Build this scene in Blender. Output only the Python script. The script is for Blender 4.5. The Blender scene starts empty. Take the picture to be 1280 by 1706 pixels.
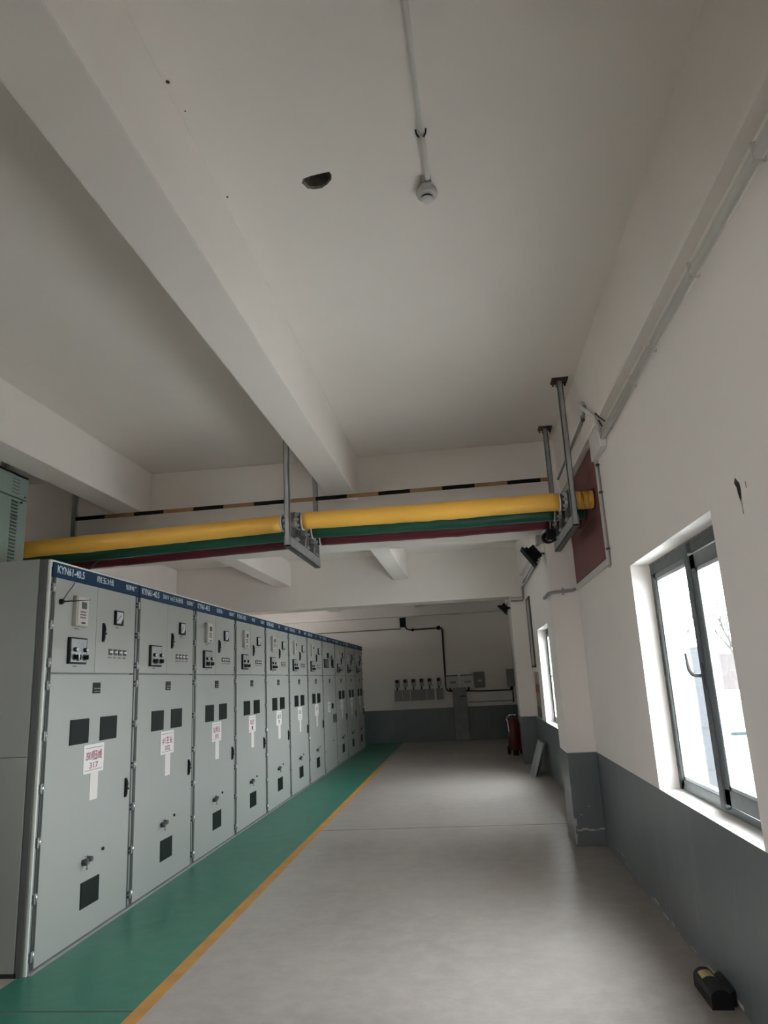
import bpy, bmesh, math, random
from mathutils import Vector, Matrix
from mathutils.geometry import tessellate_polygon
random.seed(7)
scene = bpy.context.scene
COL = scene.collection
V = Vector

# ------------------------------------------------------------------ materials
def mat(name, col, rough=0.6, metal=0.0, var=0.06, vscale=3.0, bump=0.0, bscale=60.0, spec=0.5, col2=None, stretch=(1, 1, 1), detail=4.0, emit=None):
    m = bpy.data.materials.new(name); m.use_nodes = True
    nt = m.node_tree; b = nt.nodes['Principled BSDF']
    b.inputs['Roughness'].default_value = rough
    b.inputs['Metallic'].default_value = metal
    b.inputs['Specular IOR Level'].default_value = spec
    tc = nt.nodes.new('ShaderNodeTexCoord'); mp = nt.nodes.new('ShaderNodeMapping')
    mp.inputs['Scale'].default_value = stretch
    nt.links.new(tc.outputs['Object'], mp.inputs['Vector'])
    n = nt.nodes.new('ShaderNodeTexNoise'); n.inputs['Scale'].default_value = vscale; n.inputs['Detail'].default_value = detail
    n.inputs['Roughness'].default_value = 0.6
    nt.links.new(mp.outputs[0], n.inputs['Vector'])
    r = nt.nodes.new('ShaderNodeValToRGB')
    c2 = col2 or tuple(max(0, c * (1 - 2 * var)) for c in col)
    r.color_ramp.elements[0].position = 0.3; r.color_ramp.elements[1].position = 0.7
    r.color_ramp.elements[0].color = (*c2, 1); r.color_ramp.elements[1].color = (*col, 1)
    nt.links.new(n.outputs['Fac'], r.inputs[0]); nt.links.new(r.outputs[0], b.inputs['Base Color'])
    if bump:
        n2 = nt.nodes.new('ShaderNodeTexNoise'); n2.inputs['Scale'].default_value = bscale; n2.inputs['Detail'].default_value = 3
        nt.links.new(mp.outputs[0], n2.inputs['Vector'])
        bp = nt.nodes.new('ShaderNodeBump'); bp.inputs['Strength'].default_value = bump; bp.inputs['Distance'].default_value = 0.01
        nt.links.new(n2.outputs['Fac'], bp.inputs['Height']); nt.links.new(bp.outputs[0], b.inputs['Normal'])
    return m

def floor_mat(name, c1, c2, c3, rough, spec=0.5, streak=(1, 1, 1)):
    m = mat(name, c1, rough, var=0.1, vscale=0.55, bump=0.06, bscale=30, spec=spec, col2=c2, detail=8, stretch=streak)
    nt = m.node_tree; b = nt.nodes['Principled BSDF']
    tc = nt.nodes.new('ShaderNodeTexCoord')
    n = nt.nodes.new('ShaderNodeTexNoise'); n.inputs['Scale'].default_value = 6; n.inputs['Detail'].default_value = 10; n.inputs['Roughness'].default_value = .7
    nt.links.new(tc.outputs['Object'], n.inputs['Vector'])
    r = nt.nodes.new('ShaderNodeValToRGB'); r.color_ramp.elements[0].position = .42; r.color_ramp.elements[1].position = .62
    r.color_ramp.elements[0].color = (0, 0, 0, 1); r.color_ramp.elements[1].color = (.45, .45, .45, 1)
    nt.links.new(n.outputs['Fac'], r.inputs[0])
    mx = nt.nodes.new('ShaderNodeMix'); mx.data_type = 'RGBA'
    src = b.inputs['Base Color'].links[0].from_socket
    nt.links.new(r.outputs[0], mx.inputs[0]); nt.links.new(src, mx.inputs[6]); mx.inputs[7].default_value = (*c3, 1)
    nt.links.new(mx.outputs[2], b.inputs['Base Color'])
    return m

def glass_mat():
    m = bpy.data.materials.new('window_glass'); m.use_nodes = True
    nt = m.node_tree; nt.nodes.clear()
    o = nt.nodes.new('ShaderNodeOutputMaterial'); t = nt.nodes.new('ShaderNodeBsdfTransparent'); g = nt.nodes.new('ShaderNodeBsdfGlossy')
    t.inputs['Color'].default_value = (.93, .96, .96, 1); g.inputs['Roughness'].default_value = .02
    lw = nt.nodes.new('ShaderNodeLayerWeight'); lw.inputs['Blend'].default_value = .5
    pw = nt.nodes.new('ShaderNodeMath'); pw.operation = 'POWER'; pw.inputs[1].default_value = 5.0
    f = nt.nodes.new('ShaderNodeMath'); f.operation = 'MULTIPLY_ADD'; f.inputs[1].default_value = .96; f.inputs[2].default_value = .04
    nt.links.new(lw.outputs['Facing'], pw.inputs[0]); nt.links.new(pw.outputs[0], f.inputs[0])
    mx = nt.nodes.new('ShaderNodeMixShader')
    nt.links.new(f.outputs[0], mx.inputs[0]); nt.links.new(t.outputs[0], mx.inputs[1]); nt.links.new(g.outputs[0], mx.inputs[2])
    nt.links.new(mx.outputs[0], o.inputs[0])
    return m

def tile_mat(name, col, grout, sx, sy):
    m = bpy.data.materials.new(name); m.use_nodes = True
    nt = m.node_tree; b = nt.nodes['Principled BSDF']; b.inputs['Roughness'].default_value = .35
    tc = nt.nodes.new('ShaderNodeTexCoord'); mp = nt.nodes.new('ShaderNodeMapping'); mp.inputs['Rotation'].default_value = (math.pi / 2, 0, 0)
    br = nt.nodes.new('ShaderNodeTexBrick'); br.offset = 0
    br.inputs['Color1'].default_value = (*col, 1); br.inputs['Color2'].default_value = (*[c * .94 for c in col], 1); br.inputs['Mortar'].default_value = (*grout, 1)
    br.inputs['Scale'].default_value = 1; br.inputs['Mortar Size'].default_value = .012; br.inputs['Brick Width'].default_value = sx; br.inputs['Row Height'].default_value = sy
    nt.links.new(tc.outputs['Object'], mp.inputs[0]); nt.links.new(mp.outputs[0], br.inputs['Vector']); nt.links.new(br.outputs['Color'], b.inputs['Base Color'])
    return m

def dado_mat():
    m = mat('dado_paint', (.148, .167, .178), .34, spec=.6, var=.08, vscale=1.3, bump=.08, bscale=40, col2=(.112, .129, .139), stretch=(1, 1, .5), detail=6)
    nt = m.node_tree; b = nt.nodes['Principled BSDF']
    tc = nt.nodes.new('ShaderNodeTexCoord'); mp = nt.nodes.new('ShaderNodeMapping'); mp.inputs['Scale'].default_value = (1, 3.5, .55)
    n = nt.nodes.new('ShaderNodeTexNoise'); n.inputs['Scale'].default_value = 2.2; n.inputs['Detail'].default_value = 7
    nt.links.new(tc.outputs['Object'], mp.inputs[0]); nt.links.new(mp.outputs[0], n.inputs['Vector'])
    r = nt.nodes.new('ShaderNodeValToRGB'); r.color_ramp.elements[0].position = .56; r.color_ramp.elements[1].position = .72
    r.color_ramp.elements[0].color = (0, 0, 0, 1); r.color_ramp.elements[1].color = (.35, .35, .35, 1)
    nt.links.new(n.outputs['Fac'], r.inputs[0])
    mx = nt.nodes.new('ShaderNodeMix'); mx.data_type = 'RGBA'
    src = b.inputs['Base Color'].links[0].from_socket
    nt.links.new(r.outputs[0], mx.inputs[0]); nt.links.new(src, mx.inputs[6]); mx.inputs[7].default_value = (.24, .255, .26, 1)
    # small paint chips showing the plaster
    n3 = nt.nodes.new('ShaderNodeTexNoise'); n3.inputs['Scale'].default_value = 9; n3.inputs['Detail'].default_value = 8
    nt.links.new(tc.outputs['Object'], n3.inputs['Vector'])
    r3 = nt.nodes.new('ShaderNodeValToRGB'); r3.color_ramp.elements[0].position = .735; r3.color_ramp.elements[1].position = .75
    nt.links.new(n3.outputs['Fac'], r3.inputs[0])
    m2 = nt.nodes.new('ShaderNodeMix'); m2.data_type = 'RGBA'
    nt.links.new(r3.outputs[0], m2.inputs[0]); nt.links.new(mx.outputs[2], m2.inputs[6]); m2.inputs[7].default_value = (.42, .42, .4, 1)
    nt.links.new(m2.outputs[2], b.inputs['Base Color'])
    return m

MT = dict(
    plaster=mat('white_plaster', (.84, .80, .765), .85, var=.02, vscale=.9, bump=.05, bscale=25),
    dado=dado_mat(),
    concrete=floor_mat('concrete_floor', (.41, .368, .342), (.30, .27, .25), (.47, .428, .402), .30, .5),
    concrete_dark=mat('floor_joint', (.12, .11, .1), .8, var=.1),
    green=floor_mat('green_floor_paint', (.030, .20, .135), (.026, .165, .11), (.055, .24, .17), .36, .35, (.5, 1, 1)),
    yellow_line=mat('yellow_floor_paint', (.62, .31, .06), .5, var=.12, vscale=4, detail=8, col2=(.45, .22, .06)),
    cab=mat('cabinet_grey_paint', (.385, .392, .374), .42, var=.015, vscale=1.2, spec=.4),
    cab_edge=mat('cabinet_lit_edge', (.70, .72, .69), .4, var=.02),
    cab_side=mat('cabinet_side_paint', (.205, .225, .21), .45, var=.02),
    post=mat('cabinet_post_steel', (.27, .285, .275), .5, .3, var=.06),
    post_dark=mat('cabinet_gap', (.07, .075, .072), .6, .1),
    blue=mat('header_blue', (.007, .034, .088), .5, var=.06, spec=.2),
    white_ink=mat('white_lettering', (.62, .74, .80), .6, var=.02),
    paper=mat('sign_white', (.82, .80, .78), .55, var=.02),
    paper_pink=mat('sign_strip', (.80, .74, .71), .55, var=.03),
    red_ink=mat('red_lettering', (.42, .03, .10), .6, var=.1),
    grey_ink=mat('grey_lettering', (.22, .2, .2), .6),
    black=mat('black_plastic', (.010, .010, .011), .5, var=.1, spec=.25),
    black_gloss=mat('dark_viewing_glass', (.014, .02, .018), .5, var=.08, spec=.12),
    relay_body=mat('relay_housing', (.46, .44, .42), .4, .2, var=.05),
    relay_face=mat('relay_face', (.56, .53, .5), .45, var=.04),
    lcd=mat('relay_screen', (.13, .15, .14), .25),
    panel_face=mat('panel_face', (.42, .44, .45), .3, .35, var=.12, vscale=8),
    meter_face=mat('meter_dial', (.6, .62, .64), .3, var=.1, vscale=20),
    chrome=mat('bright_steel', (.75, .76, .77), .22, .9, var=.04),
    steel=mat('galvanised_steel', (.42, .43, .43), .45, .55, var=.1, vscale=6),
    steel_dark=mat('dark_steel', (.11, .11, .115), .5, .5, var=.1),
    rust=mat('rusty_plate', (.13, .085, .07), .8, .2, var=.25, vscale=18),
    tube_yellow=mat('yellow_insulation', (.96, .54, .085), .42, var=.06, vscale=2.5, stretch=(.4, 1, 1)),
    tube_green=mat('green_insulation', (.012, .095, .06), .42, var=.06, vscale=2.5),
    tube_red=mat('red_insulation', (.13, .014, .026), .42, var=.06, vscale=2.5),
    stripe_yellow=mat('stripe_yellow', (.36, .20, .09), .6, var=.15, vscale=7),
    stripe_black=mat('stripe_black', (.010, .010, .010), .7, spec=.1),
    red_board=mat('red_board_paint', (.20, .062, .058), .6, var=.12, vscale=1.6, col2=(.155, .046, .042), detail=6),
    conduit=mat('white_conduit', (.66, .65, .62), .5, var=.04),
    conduit_grey=mat('grey_conduit', (.36, .355, .34), .5, .2, var=.08),
    conduit_dark=mat('dark_conduit', (.05, .048, .045), .5, .2, var=.08),
    detector=mat('detector_plastic', (.60, .595, .57), .22, var=.02),
    chip=mat('pale_chipped_plaster', (.50, .50, .47), .9, var=.15, vscale=20),
    white_plastic=mat('white_plastic', (.74, .73, .71), .4, var=.02),
    box_grey=mat('meter_box_grey', (.27, .27, .25), .5, var=.06),
    box_white=mat('white_box', (.62, .61, .59), .5, var=.04),
    box_dark=mat('grey_box', (.15, .15, .14), .5, var=.06),
    pillar=mat('steel_duct', (.28, .285, .28), .5, .35, var=.15, vscale=5),
    ext_red=mat('extinguisher_red', (.13, .012, .015), .35, var=.05),
    grey_panel=mat('grey_panel', (.34, .36, .36), .6, var=.08),
    poster_a=mat('poster_brown', (.46, .36, .31), .6, var=.2, vscale=6),
    poster_b=mat('poster_red', (.36, .10, .08), .6, var=.3, vscale=9),
    poster_c=mat('poster_tan', (.42, .34, .25), .6, var=.2, vscale=6),
    board_frame=mat('board_frame', (.12, .115, .11), .5, .3),
    board_face=mat('board_face', (.42, .41, .39), .45),
    alu=mat('window_aluminium', (.20, .225, .235), .45, .35, var=.08, vscale=8),
    alu_light=mat('window_bead', (.58, .62, .66), .3, .3, var=.05),
    alu_top=mat('old_frame_paint', (.13, .145, .15), .7, .1, var=.15, vscale=14),
    glass=glass_mat(),
    hole=mat('broken_concrete', (.11, .095, .08), .95, var=.3, vscale=25, bump=.6, bscale=40),
    hole_rim=mat('broken_plaster', (.30, .275, .25), .95, var=.25, vscale=30, bump=.5, bscale=50),
    yellow_label=mat('yellow_label', (.62, .50, .20), .5, var=.1),
    duct_paint=mat('duct_box_paint', (.30, .40, .37), .35, .15, var=.06, vscale=2),
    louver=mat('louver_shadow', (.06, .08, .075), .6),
    tile=tile_mat('outer_wall_tiles', (.040, .044, .053), (.024, .026, .032), .5, .36),
    yard=mat('yard_concrete', (.66, .635, .61), .8, var=.08, vscale=.4),
    teal=mat('teal_net', (.009, .024, .025), .8, var=.1, vscale=.6),
    yard_wall=mat('yard_wall', (.062, .052, .052), .8, var=.12, vscale=1.0),
    bark=mat('bark', (.045, .04, .038), .9, var=.2, vscale=6),
)

# ------------------------------------------------------------------ mesh builder
class MB:
    def __init__(self):
        self.bm = bmesh.new(); self.mats = []
    def mi(self, m):
        if m not in self.mats: self.mats.append(m)
        return self.mats.index(m)
    def _add(self, other, m, smooth=None):
        i = self.mi(m); vm = {}
        for v in other.verts: vm[v] = self.bm.verts.new(v.co)
        for f in other.faces:
            try:
                nf = self.bm.faces.new([vm[v] for v in f.verts]); nf.material_index = i
                nf.smooth = f.smooth if smooth is None else smooth
            except ValueError: pass
        other.free()
    def box(self, a, b, m, bev=0.0, rot=None, piv=None):
        t = bmesh.new(); a = V(a); b = V(b)
        lo = V((min(a.x, b.x), min(a.y, b.y), min(a.z, b.z))); hi = V((max(a.x, b.x), max(a.y, b.y), max(a.z, b.z)))
        bmesh.ops.create_cube(t, size=1)
        for v in t.verts: v.co = V(((lo.x + hi.x) / 2 + v.co.x * (hi.x - lo.x), (lo.y + hi.y) / 2 + v.co.y * (hi.y - lo.y), (lo.z + hi.z) / 2 + v.co.z * (hi.z - lo.z)))
        if bev: bmesh.ops.bevel(t, geom=t.edges[:], offset=bev, segments=2, profile=.7, affect='EDGES')
        if rot is not None:
            p = V(piv) if piv is not None else (lo + hi) / 2
            for v in t.verts: v.co = p + rot @ (v.co - p)
        self._add(t, m, False); return self
    def cyl(self, p0, p1, r0, m, r1=None, seg=20, caps=True, smooth=True):
        p0 = V(p0); p1 = V(p1); r1 = r0 if r1 is None else r1
        return self.lathe([(0, r0), ((p1 - p0).length, r1)], p0, p1 - p0, m, seg, caps, smooth)
    def lathe(self, prof, org, axis, m, seg=24, caps=True, smooth=True):
        org = V(org); ax = V(axis).normalized()
        u = ax.orthogonal().normalized(); w = ax.cross(u); i = self.mi(m); rings = []
        for h, r in prof:
            rings.append([self.bm.verts.new(org + ax * h + (u * math.cos(2 * math.pi * k / seg) + w * math.sin(2 * math.pi * k / seg)) * max(r, 1e-5)) for k in range(seg)])
        for a, b in zip(rings, rings[1:]):
            for k in range(seg):
                f = self.bm.faces.new((a[k], a[(k + 1) % seg], b[(k + 1) % seg], b[k])); f.material_index = i; f.smooth = smooth
        if caps:
            for rg, fl in ((rings[0], True), (rings[-1], False)):
                f = self.bm.faces.new(rg[::-1] if fl else rg); f.material_index = i
        return self
    def tube(self, pts, r, m, seg=10, caps=True):
        pts = [V(p) for p in pts]; i = self.mi(m); rings = []; n = len(pts)
        ref = None
        for k, p in enumerate(pts):
            d = (pts[min(k + 1, n - 1)] - pts[max(k - 1, 0)]).normalized()
            if ref is None: ref = d.orthogonal().normalized()
            u = (ref - d * ref.dot(d)); u = u.normalized() if u.length > 1e-6 else d.orthogonal().normalized()
            ref = u; w = d.cross(u); rr = r[k] if isinstance(r, (list, tuple)) else r
            rings.append([self.bm.verts.new(p + (u * math.cos(2 * math.pi * j / seg) + w * math.sin(2 * math.pi * j / seg)) * rr) for j in range(seg)])
        for a, b in zip(rings, rings[1:]):
            for j in range(seg):
                f = self.bm.faces.new((a[j], a[(j + 1) % seg], b[(j + 1) % seg], b[j])); f.material_index = i; f.smooth = True
        if caps:
            f = self.bm.faces.new(rings[0][::-1]); f.material_index = i
            f = self.bm.faces.new(rings[-1]); f.material_index = i
        return self
    def quad(self, pts, m):
        f = self.bm.faces.new([self.bm.verts.new(V(p)) for p in pts]); f.material_index = self.mi(m); return self
    def prism(self, pts, d, m, smooth=False):
        pts = [V(p) for p in pts]; d = V(d); i = self.mi(m); n = len(pts)
        a = [self.bm.verts.new(p) for p in pts]; b = [self.bm.verts.new(p + d) for p in pts]
        for k in range(n):
            f = self.bm.faces.new((a[k], a[(k + 1) % n], b[(k + 1) % n], b[k])); f.material_index = i; f.smooth = smooth
        f = self.bm.faces.new(a[::-1]); f.material_index = i; f = self.bm.faces.new(b); f.material_index = i
        return self
    def sheet(self, loops, m, up):
        allp = [V(p) for lp in loops for p in lp]; i = self.mi(m)
        vs = [self.bm.verts.new(p) for p in allp]
        for t in tessellate_polygon([[V(p) for p in lp] for lp in loops]):
            try: f = self.bm.faces.new([vs[k] for k in t])
            except ValueError: continue
            f.normal_update()
            if f.normal.dot(V(up)) < 0: f.normal_flip()
            f.material_index = i
        return self
    def text(self, s, org, u, w, width, height, m, lift=0.0012, bold=.012):
        cu = bpy.data.curves.new('t', 'FONT'); cu.body = s; cu.size = 1; cu.offset = bold
        ob = bpy.data.objects.new('t', cu); COL.objects.link(ob)
        dg = bpy.context.evaluated_depsgraph_get(); me = bpy.data.meshes.new_from_object(ob.evaluated_get(dg))
        xs = [v.co.x for v in me.vertices]; ys = [v.co.y for v in me.vertices]
        if xs:
            x0, x1, y0, y1 = min(xs), max(xs), min(ys), max(ys)
            org = V(org); u = V(u).normalized(); w = V(w).normalized(); nn = u.cross(w); i = self.mi(m)
            vs = [self.bm.verts.new(org + u * ((v.co.x - x0) / (x1 - x0) * width) + w * ((v.co.y - y0) / max(y1 - y0, 1e-6) * height) + nn * lift) for v in me.vertices]
            for p in me.polygons:
                try:
                    f = self.bm.faces.new([vs[k] for k in p.vertices]); f.material_index = i
                except ValueError: pass
        bpy.data.objects.remove(ob); bpy.data.curves.remove(cu); bpy.data.meshes.remove(me)
        return self
    def mesh(self, name, off=(0, 0, 0), normals=True):
        if normals: bmesh.ops.recalc_face_normals(self.bm, faces=self.bm.faces[:])
        me = bpy.data.meshes.new(name)
        for v in self.bm.verts: v.co -= V(off)
        self.bm.to_mesh(me); self.bm.free()
        for m in self.mats: me.materials.append(m)
        return me

def rootloc(o):
    l = V(o.location)
    while o.parent: o = o.parent; l += V(o.location)
    return l
def part(name, mb, parent, label=None, normals=True):
    me = mb.mesh(name, rootloc(parent), normals)
    o = bpy.data.objects.new(name, me); COL.objects.link(o); o.parent = parent
    if label: o['label'] = label
    return o
def tag(o, label, cat, group=None, kind=None):
    if label: o['label'] = label
    if cat: o['category'] = cat
    if group: o['group'] = group
    if kind: o['kind'] = kind
    return o
def thing(name, loc, label, cat, group=None, kind=None):
    o = bpy.data.objects.new(name, None); o.location = loc; o.empty_display_size = .1; COL.objects.link(o)
    return tag(o, label, cat, group, kind)
def solo(name, mb, label, cat, group=None, kind=None, loc=None, normals=True):
    if loc is None:
        cs = [v.co for v in mb.bm.verts]
        loc = V(((min(c.x for c in cs) + max(c.x for c in cs)) / 2, (min(c.y for c in cs) + max(c.y for c in cs)) / 2, min(c.z for c in cs)))
    o = bpy.data.objects.new(name, mb.mesh(name, loc, normals)); o.location = loc; COL.objects.link(o)
    return tag(o, label, cat, group, kind)
def struct(name, mb, label=None, cat=None, group=None, normals=True, loc=(0, 0, 0)):
    return solo(name, mb, label, cat, group, 'structure', loc=V(loc), normals=normals)
def copy_tree(o, parent=None):
    c = o.copy(); COL.objects.link(c)
    if parent: c.parent = parent
    for ch in o.children: copy_tree(ch, c)
    return c

# ------------------------------------------------------------------ dimensions (metres)
XL, XW, YF, YB, ZC = -8.6, 1.27, -9.0, 21.3, 4.40
ZD = .915                       # dado height
XC, Y0, CW = -3.006, 4.845, 1.40
P = MT['plaster']

# ------------------------------------------------------------------ room shell
f = MB()
def fl(x0, x1, y0, y1, m, z=0): f.quad([(x0, y0, z), (x1, y0, z), (x1, y1, z), (x0, y1, z)], m)
jy = [(4.335, 4.355), (9.185, 9.205), (16.2, 16.22)]
ys = [YF - .3]
for a, b in jy: ys += [a, b]
ys.append(YB)
for k in range(len(ys) - 1):
    a, b = ys[k], ys[k + 1]; j = k % 2 == 1
    fl(XL, -3.06, a, b, MT['concrete'])
    gm = MT['green']
    jm = MT['concrete_dark'] if (j and k == 1) else gm
    fl(-3.06, -2.045, a, b, jm)
    fl(-2.045, -1.955, a, b, MT['yellow_line'] if a < 16.1 else MT['concrete'])
    fl(-1.955, 1.56, a, b, MT['concrete_dark'] if (j and k != 1) else MT['concrete'])
struct('floor', f, 'concrete floor with a green painted strip edged by a yellow line', 'floor')

# ceiling with the broken-out hole
hole_c = V((-.618, 3.238, ZC))
hp = [(-.085, -.004), (-.07, -.028), (-.02, -.040), (.035, -.046), (.078, -.05), (.086, -.03), (.078, .0), (.05, .025), (.012, .045), (-.03, .046), (-.064, .036)]
hole = [(hole_c.x + x, hole_c.y + y * 1.25 + .004, ZC) for x, y in hp]
c = MB()
c.sheet([[(XL, YF, ZC), (XW + .28, YF, ZC), (XW + .28, YB, ZC), (XL, YB, ZC)], hole], P, (0, 0, -1))
ceil = struct('ceiling', c, 'white plastered ceiling slab with a small broken-out hole', 'ceiling', normals=False)
h = MB(); n = len(hole)
vi = [h.bm.verts.new(V(p)) for p in hole]
r2 = [h.bm.verts.new(V((hole_c.x + (p[0] - hole_c.x) * .90 + .003, hole_c.y + (p[1] - hole_c.y) * .86 + .003, ZC + .012 + random.random() * .006))) for p in hole]
r3 = [h.bm.verts.new(V((hole_c.x + (p[0] - hole_c.x) * .55 + random.uniform(-.006, .006), hole_c.y + (p[1] - hole_c.y) * .45, ZC + .045 + random.random() * .02))) for p in hole]
a1 = h.mi(MT['hole_rim']); a2 = h.mi(MT['hole'])
for k in range(n):
    q = (k + 1) % n
    h.bm.faces.new((vi[k], vi[q], r2[q], r2[k])).material_index = a1
    h.bm.faces.new((r2[k], r2[q], r3[q], r3[k])).material_index = a2
h.bm.faces.new(r3).material_index = a2
part('broken_hole', h, ceil, 'dark ragged hole in the ceiling plaster')
sp = MB()
for (x, y, s) in ((-1.137, 2.49, .010), (-1.131, 3.27, .007), (-1.125, 2.66, .004)):
    sp.lathe([(0, s), (.004, s * .6)], (x, y, ZC - .004), (0, 0, 1), MT['hole'], 7)
part('plaster_chip', sp, ceil, 'small dark chips beside the beam')

# right-hand wall: two windows in view plus an unseen one added for its light
WINS = [(3.64, 5.48), (11.23, 13.07), (9.45, 10.45)]
ZS, ZT = .915, 2.51
WB = XW + .30
w = MB()
chip_c = V((XW, 3.255, 2.52))
chp = [(.012, .058), (.03, .035), (.012, .012), (.006, -.02), (-.008, -.062), (-.026, -.05), (-.034, -.01), (-.03, .02), (-.01, .038)]
chip = [(XW, chip_c.y + a, chip_c.z + b) for a, b in chp]
def rect(x, y0, y1, z0, z1): return [(x, y0, z0), (x, y1, z0), (x, y1, z1), (x, y0, z1)]
YE = YB + .3
w.sheet([rect(XW, YF, YE, ZD, ZC)] + [rect(XW, a, b, ZS + .0005, ZT) for a, b in WINS] + [chip], P, (-1, 0, 0))
w.sheet([rect(WB, YF - .3, YE, -.3, ZC + .1)] + [rect(WB, a, b, ZS, ZT) for a, b in WINS], MT['tile'], (1, 0, 0))
w.quad([(XW, YF, 0), (XW, YE, 0), (XW, YE, ZD), (XW, YF, ZD)], MT['dado'])
for a, b in WINS:
    for (y) in (a, b): w.quad([(XW, y, ZS), (WB, y, ZS), (WB, y, ZT), (XW, y, ZT)], P)
    for (z) in (ZS, ZT): w.quad([(XW, a, z), (WB, a, z), (WB, b, z), (XW, b, z)], P)
wr = struct('wall_right', w, 'long white wall with grey dado and the windows', 'wall', normals=False)
h = MB(); n = len(chip)
vi = [h.bm.verts.new(V(p)) for p in chip]
r2 = [h.bm.verts.new(V((XW + .012, chip_c.y + (p[1] - chip_c.y) * .7, chip_c.z + (p[2] - chip_c.z) * .75))) for p in chip]
r3 = [h.bm.verts.new(V((XW + .035, chip_c.y + (p[1] - chip_c.y) * .35, chip_c.z + (p[2] - chip_c.z) * .45))) for p in chip]
a1 = h.mi(MT['hole_rim']); a2 = h.mi(MT['hole'])
for k in range(n):
    q = (k + 1) % n
    h.bm.faces.new((vi[k], vi[q], r2[q], r2[k])).material_index = a2
    h.bm.faces.new((r2[k], r2[q], r3[q], r3[k])).material_index = a2
h.bm.faces.new(r3).material_index = a2
part('plaster_chip', h, wr, 'dark chip in the plaster above the window')
h = MB(); h.box((XW - .0015, 3.232, 2.40), (XW + .01, 3.238, 2.47), MT['hole_rim']); h.box((XW - .0015, 3.155, 2.50), (XW + .01, 3.162, 2.53), MT['hole_rim']); part('wall_scratch', h, wr)

def two_tone(mb, a, b, faces='xy'):
    (x0, y0, z0), (x1, y1, z1) = a, b
    mb.box((x0, y0, z0), (x1, y1, ZD), MT['dado']); mb.box((x0, y0, ZD), (x1, y1, z1), P)
b = MB(); two_tone(b, (XL - .3, YB, 0), (WB, YB + .3, ZC)); struct('wall_back', b, 'dim end wall with a dark dado behind the meter boxes', 'wall')
# wall behind the row, with unseen openings added to let in more daylight
ADDED_LWIN = [(-8.4, -6.9, .915, 3.1), (-5.6, -4.1, .915, 3.1), (16.9, 18.2, .915, 3.0)]
b = MB(); XO = XL - .28
def rx(x, y0, y1, z0, z1): return [(x, y0, z0), (x, y1, z0), (x, y1, z1), (x, y0, z1)]
b.sheet([rx(XL, YF, YE, 0, ZC)] + [rx(XL, *q) for q in ADDED_LWIN], P, (1, 0, 0)); b.sheet([rx(XO, YF - .3, YE, -.3, ZC + .1)] + [rx(XO, *q) for q in ADDED_LWIN], MT['tile'], (-1, 0, 0))
for (a, c_, z0, z1) in ADDED_LWIN:
    for y in (a, c_): b.quad([(XL, y, z0), (XO, y, z0), (XO, y, z1), (XL, y, z1)], P)
    for z in (z0, z1): b.quad([(XL, a, z), (XO, a, z), (XO, c_, z), (XL, c_, z)], P)
struct('wall_left', b, 'wall behind the cabinet row with unseen openings added for daylight', 'wall', normals=False)
b = MB(); two_tone(b, (XL - .3, YF - .3, 0), (WB, YF, ZC))
struct('wall_front', b, 'end wall behind the viewer', 'wall')

ZMB, ZSB = 3.35, 3.86
for (y0, y1, nm) in ((8.03, 8.60, 'white cross beam above the yellow busbar'), (15.03, 15.60, 'white cross beam beyond the busbar with a floodlight under its end'), (.40, .97, 'white cross beam over the viewer')):
    b = MB(); b.box((XL, y0, ZMB), (XW, y1, ZC), P, bev=.012); struct('beam', b, nm, 'beam')
b = MB(); b.box((XL, YB - .18, 3.60), (XW, YB, ZC), P, bev=.01); struct('beam', b, 'shallow beam along the top of the end wall', 'beam')
for i, (x0, x1) in enumerate(((-1.475, -1.155), (-4.065, -3.735), (-6.67, -6.34))):
    for j, (ya, yb) in enumerate(((YF, .40), (.97, 8.03), (8.60, 15.03), (15.60, YB - .18))):
        b = MB(); b.box((x0, ya, ZSB), (x1, yb, ZC), P, bev=.012)
        lab = ['white ceiling beam', 'white ceiling beam above the cabinet row', 'white ceiling beam behind the cabinet row'][i] + ' ' + ['over the viewer', 'in the nearest bay', 'in the second bay', 'in the farthest bay'][j]
        struct('beam', b, lab, 'beam')
# edge beam along the window wall
for (ya, yb, lb) in ((YF, .40, 'behind the viewer'), (.97, 8.03, 'above the nearest window'), (8.60, 15.03, 'above the second window'), (15.60, YB - .18, 'in the farthest bay')):
    b = MB(); b.prism([(1.165, ya, ZC), (1.198, ya, 3.79), (1.206, ya, 3.768), (XW, ya, 3.760), (XW, ya, ZC)], (0, yb - ya, 0), P)
    struct('beam', b, 'shallow edge beam ' + lb, 'beam')
for (y0, y1, lb) in ((8.03, 8.62, 'pilaster with grey base beside the nearest window'), (15.03, 15.62, 'far pilaster with grey base beside the extinguisher'), (.40, .99, 'pilaster behind the viewer')):
    b = MB(); b.box((.96, y0, ZD), (XW, y1, ZMB), P, bev=.008); b.box((.96, y0, 0), (XW, y1, ZD), MT['dado'], bev=.008)
    if y0 > 8 and y0 < 9:   # worn plaster edge at the foot
        rr = random.Random(3)
        for k in range(7):
            z = .02 + k * .035; b.box((.957, y0 - .003, z), (.957 + rr.uniform(.012, .035), y0 + .01, z + rr.uniform(.03, .045)), MT['chip'])
        x = .98
        while x < 1.26:
            l = rr.uniform(.03, .07); zz = .155 + rr.uniform(-.012, .01); b.box((x, y0 - .0025, zz), (min(x + l, 1.268), y0 + .01, zz + rr.uniform(.008, .022)), MT['chip']); x += l
        b.box((1.03, y0 - .0025, .30), (1.055, y0 + .01, .308), MT['chip']); b.box((1.12, y0 - .0025, .375), (1.14, y0 + .01, .386), MT['chip'])
    struct('column', b, lb, 'column')

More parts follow.
